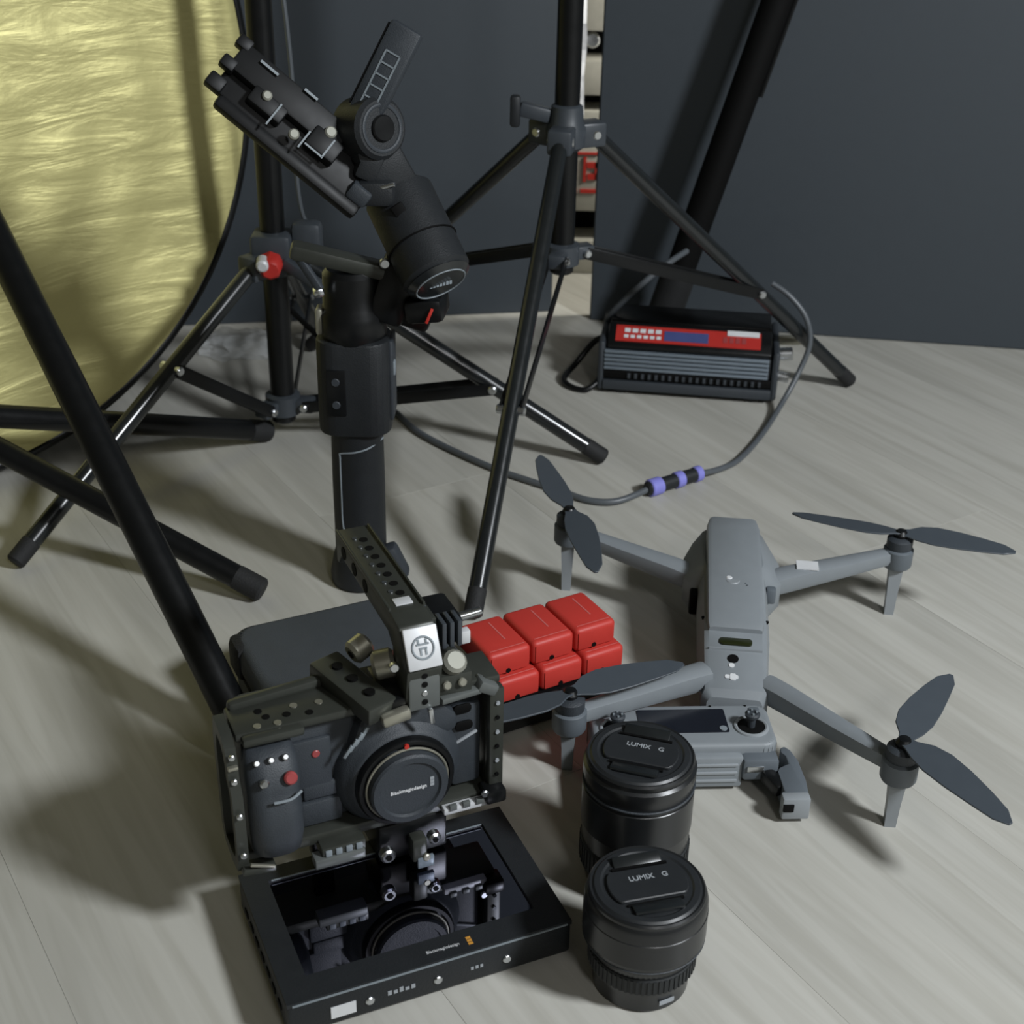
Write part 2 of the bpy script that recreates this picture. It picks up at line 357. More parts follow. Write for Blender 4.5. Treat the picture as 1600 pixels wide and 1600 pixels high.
# stand at the far left, mostly outside the frame
s3 = thing('light_stand', 'black stand whose two legs reach in from the left edge beside the dark case', 'light stand', (-.50, 1.14, 0), 0, 'black light stands')
O3 = V((-.50, 1.14, 0))
MB().cyl((0, 0, .06), (0, 0, .95), .013, seg=24, bev=.002).build('column', 'black', s3)
MB().cyl((0, 0, .26), (0, 0, .31), .020, seg=24, bev=.003).build('collar', 'slate', s3)
MB().cyl((0, 0, .10), (0, 0, .135), .020, seg=24, bev=.003).build('hub', 'slate', s3)
for top_, ft, r_ in (((-.482, 1.128, .120), (-.216, 1.050, .011), .0105), ((-.452, 1.145, .345), (-.191, .836, .014), .0132), ((-.484, 1.150, .125), (-.262, 1.372, .012), .0110)):
    a_, f_ = V(top_)-O3, V(ft)-O3; dl = (f_-a_).normalized()
    lg = MB().cyl(a_, f_, r_, seg=20, bev=.002).build('leg', 'black', s3)
    MB().cyl(f_-dl*.025, f_+dl*.003, r_*1.04, seg=20, bev=.002).build('rubber_foot', 'rubber', lg)
    MB().bar(V((0, 0, a_.z)), a_+dl*.01, .022, .022, .003).build('leg_bracket', 'slate', s3)
# leaning pole in front of the right wall
pa, pb = V((.176, 1.665, .021)), V((.352, 1.678, .66))
pl = thing('leaning_pole', 'thick black pole leaning diagonally in front of the right dark wall', 'pole', pa)
dl = (pb-pa).normalized()
MB().cyl((0, 0, 0), pb-pa, .0178, seg=28, bev=.002).build('tube', 'dark', pl)
MB().cyl(-dl*.004, dl*.085, .0215, seg=28, bev=.004).build('rubber_foot', 'rubber', pl)
MB().cyl(dl*.30+V((.019, -.006, 0)), dl*.66+V((.019, -.006, 0)), .0028, seg=8).build('side_rail', 'black', pl)
# hanging cords beside the left stand
tag(MB().tube([(-.232, 1.40, .62), (-.228, 1.40, .50), (-.222, 1.398, .42), (-.220, 1.40, .36), (-.222, 1.405, .29), (-.218, 1.41, .235), (-.206, 1.43, .215)], .0022, 8).build('lamp_cord', 'cable'), 'thin grey cord hanging beside the left light stand', 'cord')
tag(MB().tube([(-.283, 1.44, .178), (-.240, 1.43, .128), (-.195, 1.43, .080), (-.165, 1.44, .03), (-.16, 1.45, .004)], .0032, 8).build('black_cord', 'black'), 'short black cord sloping to the floor behind the left stand', 'cord')
# clear plastic bag on the floor by the wall
b = bmesh.new(); bmesh.ops.create_icosphere(b, subdivisions=3, radius=1)
for v in b.verts:
    k = 1+random.uniform(-.22, .22); v.co = V((v.co.x*.048*k, v.co.y*.034*k, max(v.co.z, -.35)*.020*k+.008))
m_ = MB(); m_._add(b, T(-.335, 1.625, 0)); tag(m_.build('plastic_bag', 'clear', ang=10), 'crumpled clear plastic bag on the floor by the wall', 'bag')

# ------------------------------------------------------------------ camera gimbal
GX, GY = -.132, 1.09
gb = thing('gimbal', 'black handheld camera gimbal standing upright on its grip', 'gimbal', (GX, GY, 0))
MB().lathe([(.024, 0), (.027, .002), (.0275, .010), (.0245, .026), (.0222, .034)], None, 32).build('base', 'matte', gb)
MB().box((.027, -.004, .020), (.022, .018, .034), None, .005, rot=(0, -24, 0)).build('base_foot', 'body', gb)
MB().lathe([(.0222, .030), (.0225, .10), (.0220, .150), (.0235, .156)], None, 32).build('grip', 'matte', gb, label='smooth black grip')
MB().tube([(.0222, -.004, .141), (.012, -.0190, .138), (0, -.0225, .135), (-.0125, -.0188, .132), (-.0130, -.0186, .128), (-.0130, -.0186, .095), (-.0125, -.0190, .062), (-.006, -.0222, .054)], .0008, 6, 4).build('grip_trim', 'trim', gb, label='pale grey trim line')
MB().prism(rrect(.0605, .052, .018), .150, .232, None, .003).build('battery_grip', 'matte', gb)
MB().box((.0305, .004, .195), (.004, .030, .070), None, .0015).build('side_plate', 'body', gb)
MB().box((.0325, -.004, .205), (.003, .008, .012), None, .001).build('side_button', 'trim', gb)
MB().box((-.013, -.0262, .190), (.016, .002, .040), None, .0008).build('control_panel', 'black', gb)
for z in (.180, .200): MB().cyl((-.013, -.0268, z), (-.013, -.0282, z), .0035, seg=14, bev=.0005).build('control_button', 'body', gb)
MB().lathe([(.026, .230), (.0275, .236), (.0275, .252), (.024, .258), (.0235, .284), (.020, .288)], None, 36).build('pan_motor', 'black', gb)
MB().box((-.026, -.006, .246), (.006, .016, .022), None, .002).build('latch', 'brass', gb)
# pan arm reaching left and back
MB().bar((-.046, -.012, .306), (.030, -.006, .287), .020, .013, .004).build('pan_arm', 'cage', gb)
MB().bar((-.020, -.020, .276), (-.028, -.022, .273), .012, .008, .003).build('lever_tip', 'steel', gb)
MB().bar((-.040, -.016, .302), (-.022, -.022, .276), .006, .007, .002).build('lock_lever', 'body', gb)
MB().cyl((.028, -.016, .298), (.029, -.021, .298), .0042, seg=12, bev=.001).build('screw', 'steel', gb)
MB().box((.034, -.002, .272), (.030, .030, .055), None, .006, rot=(0, 18, 0)).build('arm_elbow', 'black', gb)
MB().bar((.015, .004, .262), (.062, .010, .243), .028, .022, .005).build('lower_arm', 'black', gb)
MB().box((.0635, -.0290, .2590), (.0024, .002, .0130), None, .0004, rot=(0, 22, 0)).build('red_mark', 'redline', gb)
MB().bar((.045, -.006, .258), (.076, -.010, .262), .036, .020, .005).build('motor_yoke', 'black', gb)
# roll motor: a fat cylinder pointing down to the right and to the viewer
p0, p1 = V((.036, .018, .344)), V((.071, -.030, .290)); ax = (p1-p0).normalized()
ml = MB().cyl(p0, p1, .0278, seg=40, bev=.004).build('roll_motor', 'matte', gb)
MB().cyl(p1-ax*.031, p1-ax*.0298, .0289, seg=40).build('seam_ring', 'dark', ml)
MB().cyl(p1-ax*.001, p1+ax*.0045, .0262, .0235, seg=40, bev=.0015).build('motor_cap', 'gloss', ml)
m4, _ = along(p1+ax*.0046, p1+ax*.02)
MB().torus(.0205, .0007, m4, 40, 6).build('cap_ring', 'trim', ml)
tm = Mx.Translation(p1+ax*.0050) @ Mx((V((.96, .20, .20)).normalized(), V((0, .62, .78)), ax)).transposed().to_4x4()
pr = MB()
for k in range(7): pr.box((-.0078+.0026*k, 0, 0), (.0018, .0026, .0004), tm)
pr.build('cap_marks', 'trim', ml)
# roll arm up to the tilt motor
q0, q1 = p0+ax*.006, V((.014, .000, .392))
ra = MB().bar(q1, q0+V((.004, 0, -.006)), .034, .036, .008).build('roll_arm', 'matte', gb)
MB().bar((.038, -.0195, .345), (.050, -.0215, .327), .004, .010, .001, up=(.6, .2, .7)).build('slot', 'dark', ra)
MB().bar((.026, -.018, .357), (.038, -.020, .361), .003, .0035, .001).build('arm_highlight', 'steel', ra)  # steel bar put in for a highlight on the roll arm
MB().box((.022, -.005, .352), (.030, .030, .020), T(0, 0, 0, 0, 0, 0), .005).build('arm_joint', 'matte', ra)
tmx = V((.62, -.70, .18)).normalized(); tc_ = V((.018, 0, .398))
tmt = MB().cyl(tc_-tmx*.020, tc_+tmx*.016, .0235, seg=36, bev=.003).build('tilt_motor', 'matte', gb)
m4, _ = along(tc_+tmx*.0155, tc_+tmx*.03); MB().torus(.0170, .0018, m4, 36, 8).build('motor_ring', 'body', tmt)
MB().cyl(tc_+tmx*.015, tc_+tmx*.019, .010, seg=24, bev=.001).build('motor_hub', 'black', tmt)
# vertical scale arm
a0, a1 = V((.014, -.004, .408)), V((.048, .004, .472)); mA, lA = frame(a0, a1, (-.2, -1, .12))
va = MB().box((0, 0, 0), (lA, .026, .011), mA, .003).build('tilt_arm', 'body', gb)
sc_ = MB()
for q in (-.0058, .0058): sc_.box((-.008, q, .0058), (lA*.62, .0013, .0006), mA)
for k in range(6): sc_.box((-.008-lA*.31+lA*.62*k/5, 0, .0058), (.0012, .0118, .0006), mA)
sc_.build('scale_print', 'trim', va, label='pale ladder scale')
MB().box((0, .0134, .003), (lA*.9, .0012, .002), mA).build('groove', 'dark', va)
# camera plate
b0, b1 = V((-.088, -.006, .436)), V((.016, -.014, .352)); mB_, lB = frame(b0, b1, (.15, -.75, .6))
cp = MB().box((0, .006, -.004), (lB*1.04, .040, .009), mB_, .002).build('camera_plate', 'soft', gb)
MB().box((.004, -.018, -.004), (lB*.98, .010, .012), mB_, .003).build('plate_edge', 'soft', cp)
MB().box((-.020, .016, .006), (lB*.74, .024, .010), mB_, .002).build('sliding_rail', 'soft', cp)
for q in (.006, .026): MB().box((-lB*.5-.003, q, .007), (.012, .010, .010), mB_, .002).build('rail_tooth', 'soft', cp)
MB().box((-lB*.5-.002, -.010, .002), (.014, .012, .010), mB_, .002).build('rail_tooth', 'soft', cp)
MB().box((-.030, .0, .006), (.030, .014, .012), mB_, .002).build('clamp_block', 'soft', cp)
MB().box((.020, .004, .007), (.026, .018, .013), mB_, .002).build('clamp_block', 'soft', cp)
for x_, y_, r_ in ((-.034, .004, .0048), (-.002, -.006, .0052), (.018, .014, .0058)):
    MB().cyl(mB_ @ V((x_, y_, .010)), mB_ @ V((x_, y_, .0150)), r_*.8, seg=16, bev=.0012).build('screw', 'nickel', cp)
for x_, y_, l_, w_ in ((-.045, .022, .016, .002), (-.010, .027, .012, .002), (.006, -.004, .0014, .016), (.024, .002, .0014, .018), (.016, -.006, .016, .0014), (-.022, -.004, .0014, .020)):
    MB().box((x_, y_, .0132), (l_, w_, .0012), mB_).build('engraving', 'trim', cp)
MB().bar(mB_ @ V((.026, .030, .010)), mB_ @ V((.026, .036, .020)), .006, .008, .002).build('release_tab', 'dark', cp)
MB().bar((.012, -.008, .362), (.022, -.006, .384), .020, .018, .004).build('plate_arm', 'matte', gb)
MB().box((.010, -.010, .352), (.018, .026, .014), None, .003, rot=(0, 38, 0)).build('plate_end', 'body', cp)

# ------------------------------------------------------------------ power ballast and cables
iv = thing('power_ballast', 'black ribbed power ballast box with a red label by the wall', 'ballast', (.203, 1.560, 0), -7.5)
MB().box((0, 0, .030), (.190, .098, .050), None, .004).build('housing', 'matte', iv)
for k in range(5): MB().box((-.002, -.0510, .0325+.0050*k), (.186, .006, .0032), None, .0006).build('cooling_fin', 'fin', iv)
MB().box((0, -.0505, .0245), (.190, .004, .010), None, .0006).build('vent_strip', 'dark', iv)
for k in range(20): MB().box((-.066+.0078*k, -.0535, .0245), (.0034, .003, .006), None, .0004).build('vent_tooth', 'body', iv)
MB().box((0, -.0515, .0120), (.192, .007, .012), None, .002).build('lower_skirt', 'body', iv)
for sx in (-1, 1):
    MB().box((sx*.0985, 0, .034), (.008, .106, .060), None, .004).build('end_cap', 'body', iv)
    for sy in (-1, 1): MB().cyl((sx*.075, sy*.040, 0), (sx*.075, sy*.040, .007), .009, seg=14, bev=.001).build('rubber_foot', 'rubber', iv)
top = T(0, -.036, .0655, 32)
MB().box((0, 0, 0), (.186, .036, .010), top, .003).build('top_panel', 'black', iv)
MB().box((0, .022, .0665), (.186, .055, .016), None, .003).build('top_cover', 'black', iv)
lb = MB().box((-.002, 0, .0056), (.164, .0225, .0012), top).build('label_plate', 'redlab', iv, label='red label with white print')
pr = MB()
for k in range(5): pr.box((-.071+.0088*k, .004, .0064), (.0064, .0055, .0006), top)
for k in range(6): pr.box((-.072+.0074*k, -.0045, .0064), (.0050, .0042, .0006), top)
pr.build('print', 'white', lb)
MB().box((-.004, -.001, .0064), (.050, .0135, .0008), top).build('blue_window', 'blue', lb)
pr = MB()
for k in range(4): pr.box((.040+.0070*k, -.001, .0064), (.0050, .008, .0005), top)
pr.build('print', 'redlit', lb)
MB().box((.060, .0085, .0068), (.036, .007, .0012), top).build('sticker', 'white', lb)
MB().cyl((.100, -.020, .050), (.118, -.020, .052), .0075, seg=16, bev=.001).build('socket', 'steel', iv)
MB().cyl((.100, -.034, .030), (.116, -.036, .028), .006, seg=16, bev=.001).build('socket', 'steel', iv)
MB().cyl((.100, .010, .056), (.130, .006, .060), .006, seg=16, bev=.001).build('socket', 'brass', iv)
# main cable with the taped coupling
tag(MB().tube([(-.175, 1.50, .004), (-.136, 1.452, .004), (-.106, 1.399, .004), (-.069, 1.356, .004), (-.014, 1.305, .004), (.044, 1.265, .004), (.075, 1.243, .004), (.104, 1.241, .005), (.136, 1.262, .0085)], .0034, 10).build('cable', 'cable'), 'grey cable running from behind the gimbal to the taped coupling', 'cable')
tag(MB().tube([(.188, 1.298, .0085), (.210, 1.313, .006), (.236, 1.342, .004), (.269, 1.405, .004), (.298, 1.468, .010), (.320, 1.495, .040), (.331, 1.505, .072), (.325, 1.512, .100), (.306, 1.520, .122), (.286, 1.528, .134)], .0032, 10).build('cable', 'cable'), 'grey cable curving from the taped coupling up past the ballast', 'cable')
cpg = thing('cable_coupling', 'black cable coupling wrapped with three violet bands', 'coupling', (0, 0, 0))
c0, c1 = V((.133, 1.260, .0088)), V((.191, 1.2995, .0088)); dc = c1-c0
MB().cyl(c0, c1, .0072, seg=18, bev=.002).build('sleeve', 'matte', cpg)
for t0, t1, r_ in ((.05, .26, .0090), (.52, .66, .0084), (.88, 1.0, .0080)):
    MB().cyl(c0+dc*t0, c0+dc*t1, r_, seg=20, bev=.001).build('violet_band', 'violet', cpg)
tag(MB().tube([(.112, 1.575, .048), (.095, 1.585, .040), (.072, 1.575, .014), (.058, 1.55, .006), (.064, 1.53, .004), (.082, 1.52, .004), (.098, 1.53, .014), (.104, 1.55, .035)], .0036, 10).build('cable', 'black'), 'black cable looped on the floor at the left end of the ballast', 'cable')
tag(MB().tube([(.112, 1.60, .060), (.110, 1.585, .072), (.130, 1.578, .098), (.155, 1.58, .122), (.176, 1.59, .136), (.198, 1.615, .142)], .0036, 10).build('cable', 'cable'), 'grey cable rising from the ballast toward the leaning pole', 'cable')

# ------------------------------------------------------------------ monitor lying on the floor
MY = 23.8
mo = thing('field_monitor', 'black field monitor lying flat on the floor under the caged camera', 'monitor', (-.0625, .6605, 0), MY)
MW, MD, MZ = .177, .114, .028
MB().box((0, 0, .0145), (MW, MD, .023), None, .0025).build('housing', 'matte', mo)
for sx in (-1, 1):
    for sy in (-1, 1): MB().cyl((sx*.078, sy*.046, 0), (sx*.078, sy*.046, .004), .006, seg=14).build('rubber_foot', 'rubber', mo)
bz = MB(); zf = .0272
for c_, s_ in (((0, -MD/2+.009, zf), (MW, .018, .003)), ((0, MD/2-.006, zf), (MW, .012, .003)), ((-MW/2+.008, .003, zf), (.016, MD-.030, .003)), ((MW/2-.0085, .003, zf), (.017, MD-.030, .003))): bz.box(c_, s_)
bz.build('bezel', 'matte', mo)
sn = MB().box((-.0005, .003, .0262), (MW-.033, MD-.030, .0012)).build('screen', 'screen', mo, label='glossy black glass screen')
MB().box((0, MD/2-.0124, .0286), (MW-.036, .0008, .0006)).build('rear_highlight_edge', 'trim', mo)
MB().box((0, -MD/2-.0001, .0268), (MW-.006, .0012, .0010)).build('front_edge', 'trim', mo)
text('brand_print', 'Blackmagicdesign', .0030, 'white', mo, T(.008, -.0490, .02875), .0001)
for k in range(3): MB().box((.0248, -.0513+.0023*k, .0288), (.0030, .0017, .0003)).build('brand_mark', 'orange', mo)
for x_ in (-.040, .002, .046): MB().cyl((x_, -MD/2+.001, .0135), (x_, -MD/2-.0012, .0135), .0028, seg=14, bev=.0006).build('screw', 'steel', mo)
MB().box((-.056, -MD/2-.0003, .0130), (.0150, .0008, .0085)).build('sticker', 'white', mo)
pr = MB()
for k, (h_, z_) in enumerate(((.0030, .0150), (.0022, .0146), (.0034, .0152), (.0020, .0145), (.0028, .0149))): pr.box((-.028+.0036*k, -MD/2-.0002, z_), (.0024, .0006, h_))
for k in range(3): pr.box((.0235+.0030*k, -MD/2-.0002, .0145), (.0018, .0006, .0020))
pr.build('side_marks', 'pale', mo)
for k in range(7): MB().box((-MW/2-.0002, -.040+.013*k, .014), (.0010, .007, .0035)).build('side_port', 'dark', mo)
MB().box((-MW/2+.0004, 0, .0268), (.0012, MD-.006, .0010)).build('side_edge', 'cage', mo)

# ------------------------------------------------------------------ cinema camera in a cage
CY = 24
cm = thing('cinema_camera', 'slate cinema camera in a drilled metal cage with top handle', 'camera', (-.061, .696, MZ+.001), CY)
BZ0, BZ1 = .036, .112
# body as a rounded block with a swollen mount housing
bd = MB().prism(rrect(.146, BZ1-BZ0, .010, 5, -.023, (BZ0+BZ1)/2), -.060, -.014, T(0, 0, 0, 90), .004, 2).build('body', 'body', cm)
MB().lathe([(.0425, -.020), (.0405, -.010), (.0370, -.005), (.0345, -.003), (.0335, -.001), (.0315, .0)], T(-.002, 0, .064, 90), 56).build('mount_housing', 'body', bd)
MB().prism([(-.034, .090), (-.026, .112), (.022, .114), (.036, .098), (.036, .086), (-.034, .080)], -.050, -.006, T(0, 0, 0, 90), .004).build('top_hump', 'body', bd)
for k in range(4): MB().bar((-.0345+.0035*k, -.0005+.0003*k, .0985+.0035*k), (-.0395+.0035*k, .0005, .0905+.0035*k), .002, .0022, .0005).build('vent_rib', 'trim', bd)
MB().box((-.057, .0128, .083), (.026, .004, .036), T(0, 0, 0), .0018).build('front_panel', 'body', bd)
MB().box((-.052, .0126, .062), (.022, .004, .012), None, .0018).build('front_panel', 'body', bd)
MB().box((-.052, .0126, .046), (.026, .006, .018), None, .002).build('front_panel', 'body', bd)
MB().cyl((-.054, .0112, .0905), (-.054, .0098, .0905), .0026, seg=14, bev=.0005).build('tally_light', 'redlit', bd)
MB().box((.043, .0125, .070), (.020, .005, .062), T(0, 0, 0), .003).build('side_panel', 'body', bd)
MB().bar((.036, .0094, .074), (.050, .0094, .080), .002, .0018, .0005).build('side_highlight', 'pale', bd)  # pale bar paints the line highlight on the side panel
for x_, z_ in ((.040, .099), (.041, .086)): MB().prism(rrect(.012, .007, .003, 4, x_, z_), -.010, -.0085, T(0, 0, 0, 90), .0005).build('microphone_port', 'dark', bd)
# mount and cap
MB().lathe([(.0318, -.002), (.0318, .003), (.0305, .005), (.0282, .005), (.0282, .002)], T(-.002, 0, .064, 90), 56, False).build('mount_collar', 'black', bd)
MB().torus(.0262, .0009, T(-.002, -.0056, .064, 90), 56, 8).build('mount_ring', 'brass', bd)
mc = MB().lathe([(.0250, .0), (.0250, .0105), (.0238, .0120), (.0200, .0122), (.0190, .0105), (.001, .0105)], T(-.002, -.0, .064, 90), 56).build('mount_cap', 'body', bd, label='round slate mount cap with pale lettering')
text('cap_print', 'Blackmagicdesign', .0034, 'white', mc, T(-.003, -.0107, .0635, 90), .0002, True)
for k in range(3): MB().box((.0122, -.0108, .0635+.0024*k), (.0026, .0004, .0019)).build('cap_mark', 'pale', mc)
MB().cyl((-.002, -.0050, .0925), (-.002, -.0064, .0925), .0016, seg=12).build('index_dot', 'redline', bd)
# grip
gs = []
for z_, x0, x1, y0, y1 in ((.041, -.097, -.073, -.012, .020), (.045, -.100, -.070, -.018, .020), (.058, -.101, -.069, -.0215, .020), (.078, -.101, -.069, -.0195, .020), (.084, -.101, -.069, -.016, .020), (.090, -.101, -.068, -.015, .020), (.103, -.100, -.068, -.009, .020), (.110, -.098, -.070, -.001, .020)):
    gs.append([(a+(x0+x1)/2, b_+(y0+y1)/2, z_) for a, b_ in rrect(x1-x0, y1-y0, .012, 5)])
gp = MB().loft(gs).build('grip', 'body', cm, 50, label='rounded slate hand grip')
for k in range(3): MB().cyl((-.0935+.0085*k, -.005, .1060), (-.0935+.0085*k, -.0085, .1085), .0020, seg=12, bev=.0006).build('button', 'steel', gp)
MB().cyl((-.0760, -.0120, .0965), (-.0760, -.0160, .0980), .0040, seg=18, bev=.001).build('record_button', 'redlit', gp)
MB().cyl((-.0915, -.0120, .0970), (-.0915, -.0165, .0985), .0028, seg=16, bev=.001).build('shutter_button', 'steel', gp)
MB().tube([(-.088, -.0200, .0865), (-.078, -.0200, .0865), (-.0705, -.0160, .0875)], .0009, 8).build('dial', 'trim', gp)
# cage
cg = MB().box((-.019, .021, .1175), (.166, .030, .006), None, .0015).build('cage_top', 'cage', cm, label='drilled olive black cage top plate')
MB().bar((-.099, .004, .1165), (-.062, .004, .1165), .008, .006, .002).build('cage_rail', 'cage', cg)
MB().bar((-.100, .034, .1210), (-.026, .040, .1225), .008, .008, .003).build('cage_rear_rail', 'cage', cg)
for k, (x_, y_) in enumerate(((-.088, .010), (-.081, .017), (-.076, .009), (-.069, .015), (-.063, .022), (-.056, .012), (-.048, .020), (-.084, .024), (.036, .012), (.044, .020), (.034, .026))):
    MB().cyl((x_, y_, .1203), (x_, y_, .1210), .0024, seg=12).build('cage_hole' if k % 2 else 'cage_screw', 'dark' if k % 2 else 'brass', cg)
prof = [(-.008, .033), (.006, .030), (.024, .032), (.030, .042), (.032, .106), (.028, .122), (.010, .122), (.000, .117), (-.004, .106), (-.004, .098), (-.0100, .088), (-.0120, .060), (-.0120, .044)]
inn = [(-.003, .040), (.006, .038), (.020, .039), (.023, .046), (.024, .103), (.021, .114), (.012, .114), (.006, .110), (.003, .104), (.002, .096), (-.0040, .087), (-.0060, .060), (-.0060, .046)]
fr = MB(); b = bmesh.new(); XL = (-.1100, -.1035); n = len(prof)
vs = [[[b.verts.new((X_, y_, z_)) for y_, z_ in P_] for P_ in (prof, inn)] for X_ in XL]
for i in range(n):
    j = (i+1) % n
    for q in (0, 1): b.faces.new((vs[q][0][i], vs[q][0][j], vs[q][1][j], vs[q][1][i]))
    for q in (0, 1): b.faces.new((vs[0][q][i], vs[0][q][j], vs[1][q][j], vs[1][q][i]))
bmesh.ops.recalc_face_normals(b, faces=b.faces[:])
fr._add(b); cs = fr.build('cage_side', 'cage', cm, label='curved cage side frame by the grip')
for y_, z_ in ((-.0010, .1140), (-.0030, .098), (-.0100, .078), (-.0115, .050)): MB().cyl((-.1070, y_-.003, z_), (-.1070, y_-.0052, z_), .0020, seg=12, bev=.0005).build('cage_screw', 'steel', cs)
MB().bar((-.110, -.005, .1065), (-.104, -.005, .1065), .003, .0025, .0006).build('cage_edge', 'brass', cs)
MB().bar((-.108, -.0090, .0350), (-.088, -.0080, .0320), .010, .005, .001).build('cage_foot', 'cage', cs)
MB().bar((-.1035, -.0145, .0410), (-.0890, -.0140, .0350), .0020, .0020, .0005).build('cage_edge', 'brass', cs)
ra_ = MB().prism(rrect(.026, .092, .010, 5, .020, .0740), .0560, .0610, Mx(((0, 0, 1, 0), (1, 0, 0, 0), (0, 1, 0, 0), (0, 0, 0, 1))), .0012).build('cage_arm', 'cage', cm, label='drilled cage side arm')
rb_ = MB().bar((.0600, .005, .114), (.0600, .005, .034), .010, .008, .0015, up=(0, 1, 0)).build('cage_post', 'cage', ra_)
for k in range(7): MB().cyl((.0600, .0006, .104-.0110*k), (.0600, -.0004, .104-.0110*k), .0014, seg=10).build('cage_hole', 'pale' if k % 2 == 0 else 'dark', ra_)
MB().bar((.048, .006, .119), (.060, .006, .112), .012, .008, .002).build('cage_corner', 'cagelite', ra_)
MB().box((.0575, .0, .036), (.014, .014, .010), None, .002).build('cage_knuckle', 'black', ra_)
MB().cyl((.050, -.004, .040), (.050, -.0062, .040), .0026, seg=12, bev=.0005).build('cage_screw', 'steel', ra_)
bp_ = MB().box((-.022, .018, .0315), (.166, .030, .008), None, .0015).build('cage_base', 'cage', cm)
MB().box((.038, .000, .0310), (.030, .006, .005), T(0, 0, 0), .001).build('cage_edge', 'plate', bp_)
for k in range(3): MB().box((.029+.009*k, -.0028, .0340), (.005, .003, .004), None, .0006).build('cage_tooth', 'cagelite', bp_)
MB().box((-.047, -.004, .0215), (.032, .010, .007), None, .001).build('accessory_rail', 'cagelite', bp_)
MB().box((-.044, .000, .0270), (.028, .014, .008), None, .001).build('accessory_mount', 'cage', bp_)
for k in range(4): MB().box((-.054+.0065*k, -.0072, .0275), (.0042, .002, .0045), None, .0006).build('rail_tooth', 'trim', bp_)
# quick-release clamp under the base: it stands on the monitor
qc = MB().box((.004, .018, .0140), (.046, .032, .028), None, .002).build('base_clamp', 'black', cm)
for x_, z_, r_ in ((-.0165, .0135, .0050), (.0145, .0180, .0042)):
    MB().cyl((x_, -.003, z_), (x_, -.010, z_), r_, seg=18, bev=.0012).build('clamp_screw', 'steel', qc)
    MB().cyl((x_, -.0098, z_), (x_, -.0106, z_), r_*.45, seg=6).build('screw_socket', 'dark', qc)
MB().box((.0035, -.007, .0140), (.0100, .010, .018), None, .002).build('clamp_lever', 'cage', qc)
MB().cyl((.0075, -.011, .0080), (.0075, -.0135, .0080), .0026, seg=12, bev=.0006).build('clamp_pin', 'brass', qc)
MB().box((.0070, -.0115, .0045), (.0110, .0030, .0080), None, .0006).build('clamp_plate', 'fin', qc)
MB().box((-.050, .026, .0139), (.014, .010, .0278), None, .002).build('support_foot', 'black', bp_)
# top handle
hp = [(-.004, .120), (.016, .120), (.018, .150), (.026, .156), (.118, .158), (.124, .150), (.128, .150), (.130, .172), (.020, .172), (.006, .170), (-.008, .146)]
HX = .0095
hm = Mx(((0, 0, 1, HX), (1, 0, 0, 0), (0, 1, 0, 0), (0, 0, 0, 1)))
hd = MB().prism(hp, -.0112, .0112, hm, .0012).build('top_handle', 'cage', cm, label='drilled black top handle')
for k in range(7):
    y_ = .040+.0118*k
    MB().cyl((HX+.002, y_, .1717), (HX+.002, y_, .1724), .0028, seg=12).build('handle_hole', 'dark', hd)
    MB().cyl((HX-.003, y_+.003, .1718), (HX-.003, y_+.003, .1726), .0017, seg=10).build('handle_screw', 'steel', hd)
MB().box((HX, .030, .1722), (.011, .008, .0012), None, .0004).build('handle_tab', 'plate', hd)
for q in (-1, 1): MB().bar((HX+q*.0108, .022, .1725), (HX+q*.0108, .128, .1725), .0016, .003, .0005).build('handle_rib', 'cage', hd)
for k in range(3): MB().cyl((HX-.0116, .112-.022*k, .164), (HX-.0110, .112-.022*k, .164), .0045, seg=14).build('handle_hole', 'dark', hd)
ps, pe = V((HX, .0035, .1715)), V((HX, -.0098, .1470)); mP, lP = frame(ps, pe, (0, -1, .5))
lp = MB().box((0, 0, .0005), (lP*.90, .0212, .0030), mP, .0010).build('logo_plate', 'plate', hd, label='silver square plate with grey emblem')
MB().torus(.0066, .0007, mP @ T(0, 0, .0022), 32, 6).build('emblem_ring', 'trim', lp)
em = MB()
for u_, v_, a_, b_ in ((-.0022, 0, .0012, .0080), (.0002, 0, .0012, .0050), (.0024, -.0016, .0040, .0012), (.0024, .0016, .0040, .0012), (-.0038, -.0024, .0030, .0012), (-.0038, .0024, .0030, .0012)): em.box((u_, v_, .0022), (a_, b_, .0006), mP)
em.build('emblem', 'trim', lp)
MB().box((HX, -.0052, .1315), (.0195, .0040, .0270), None, .001).build('handle_post', 'cagelite', hd)
for k in range(4): MB().cyl((HX, -.0068, .1420-.0062*k), (HX, -.0080, .1420-.0062*k), .0020, seg=10, bev=.0003).build('post_screw' if k == 2 else 'post_hole', 'steel' if k == 2 else 'dark', hd)
MB().bar((HX+.003, -.008, .1185), (HX+.004, -.0085, .1075), .0030, .003, .0008, up=(1, 0, 0)).build('locating_pin', 'steel', hd)
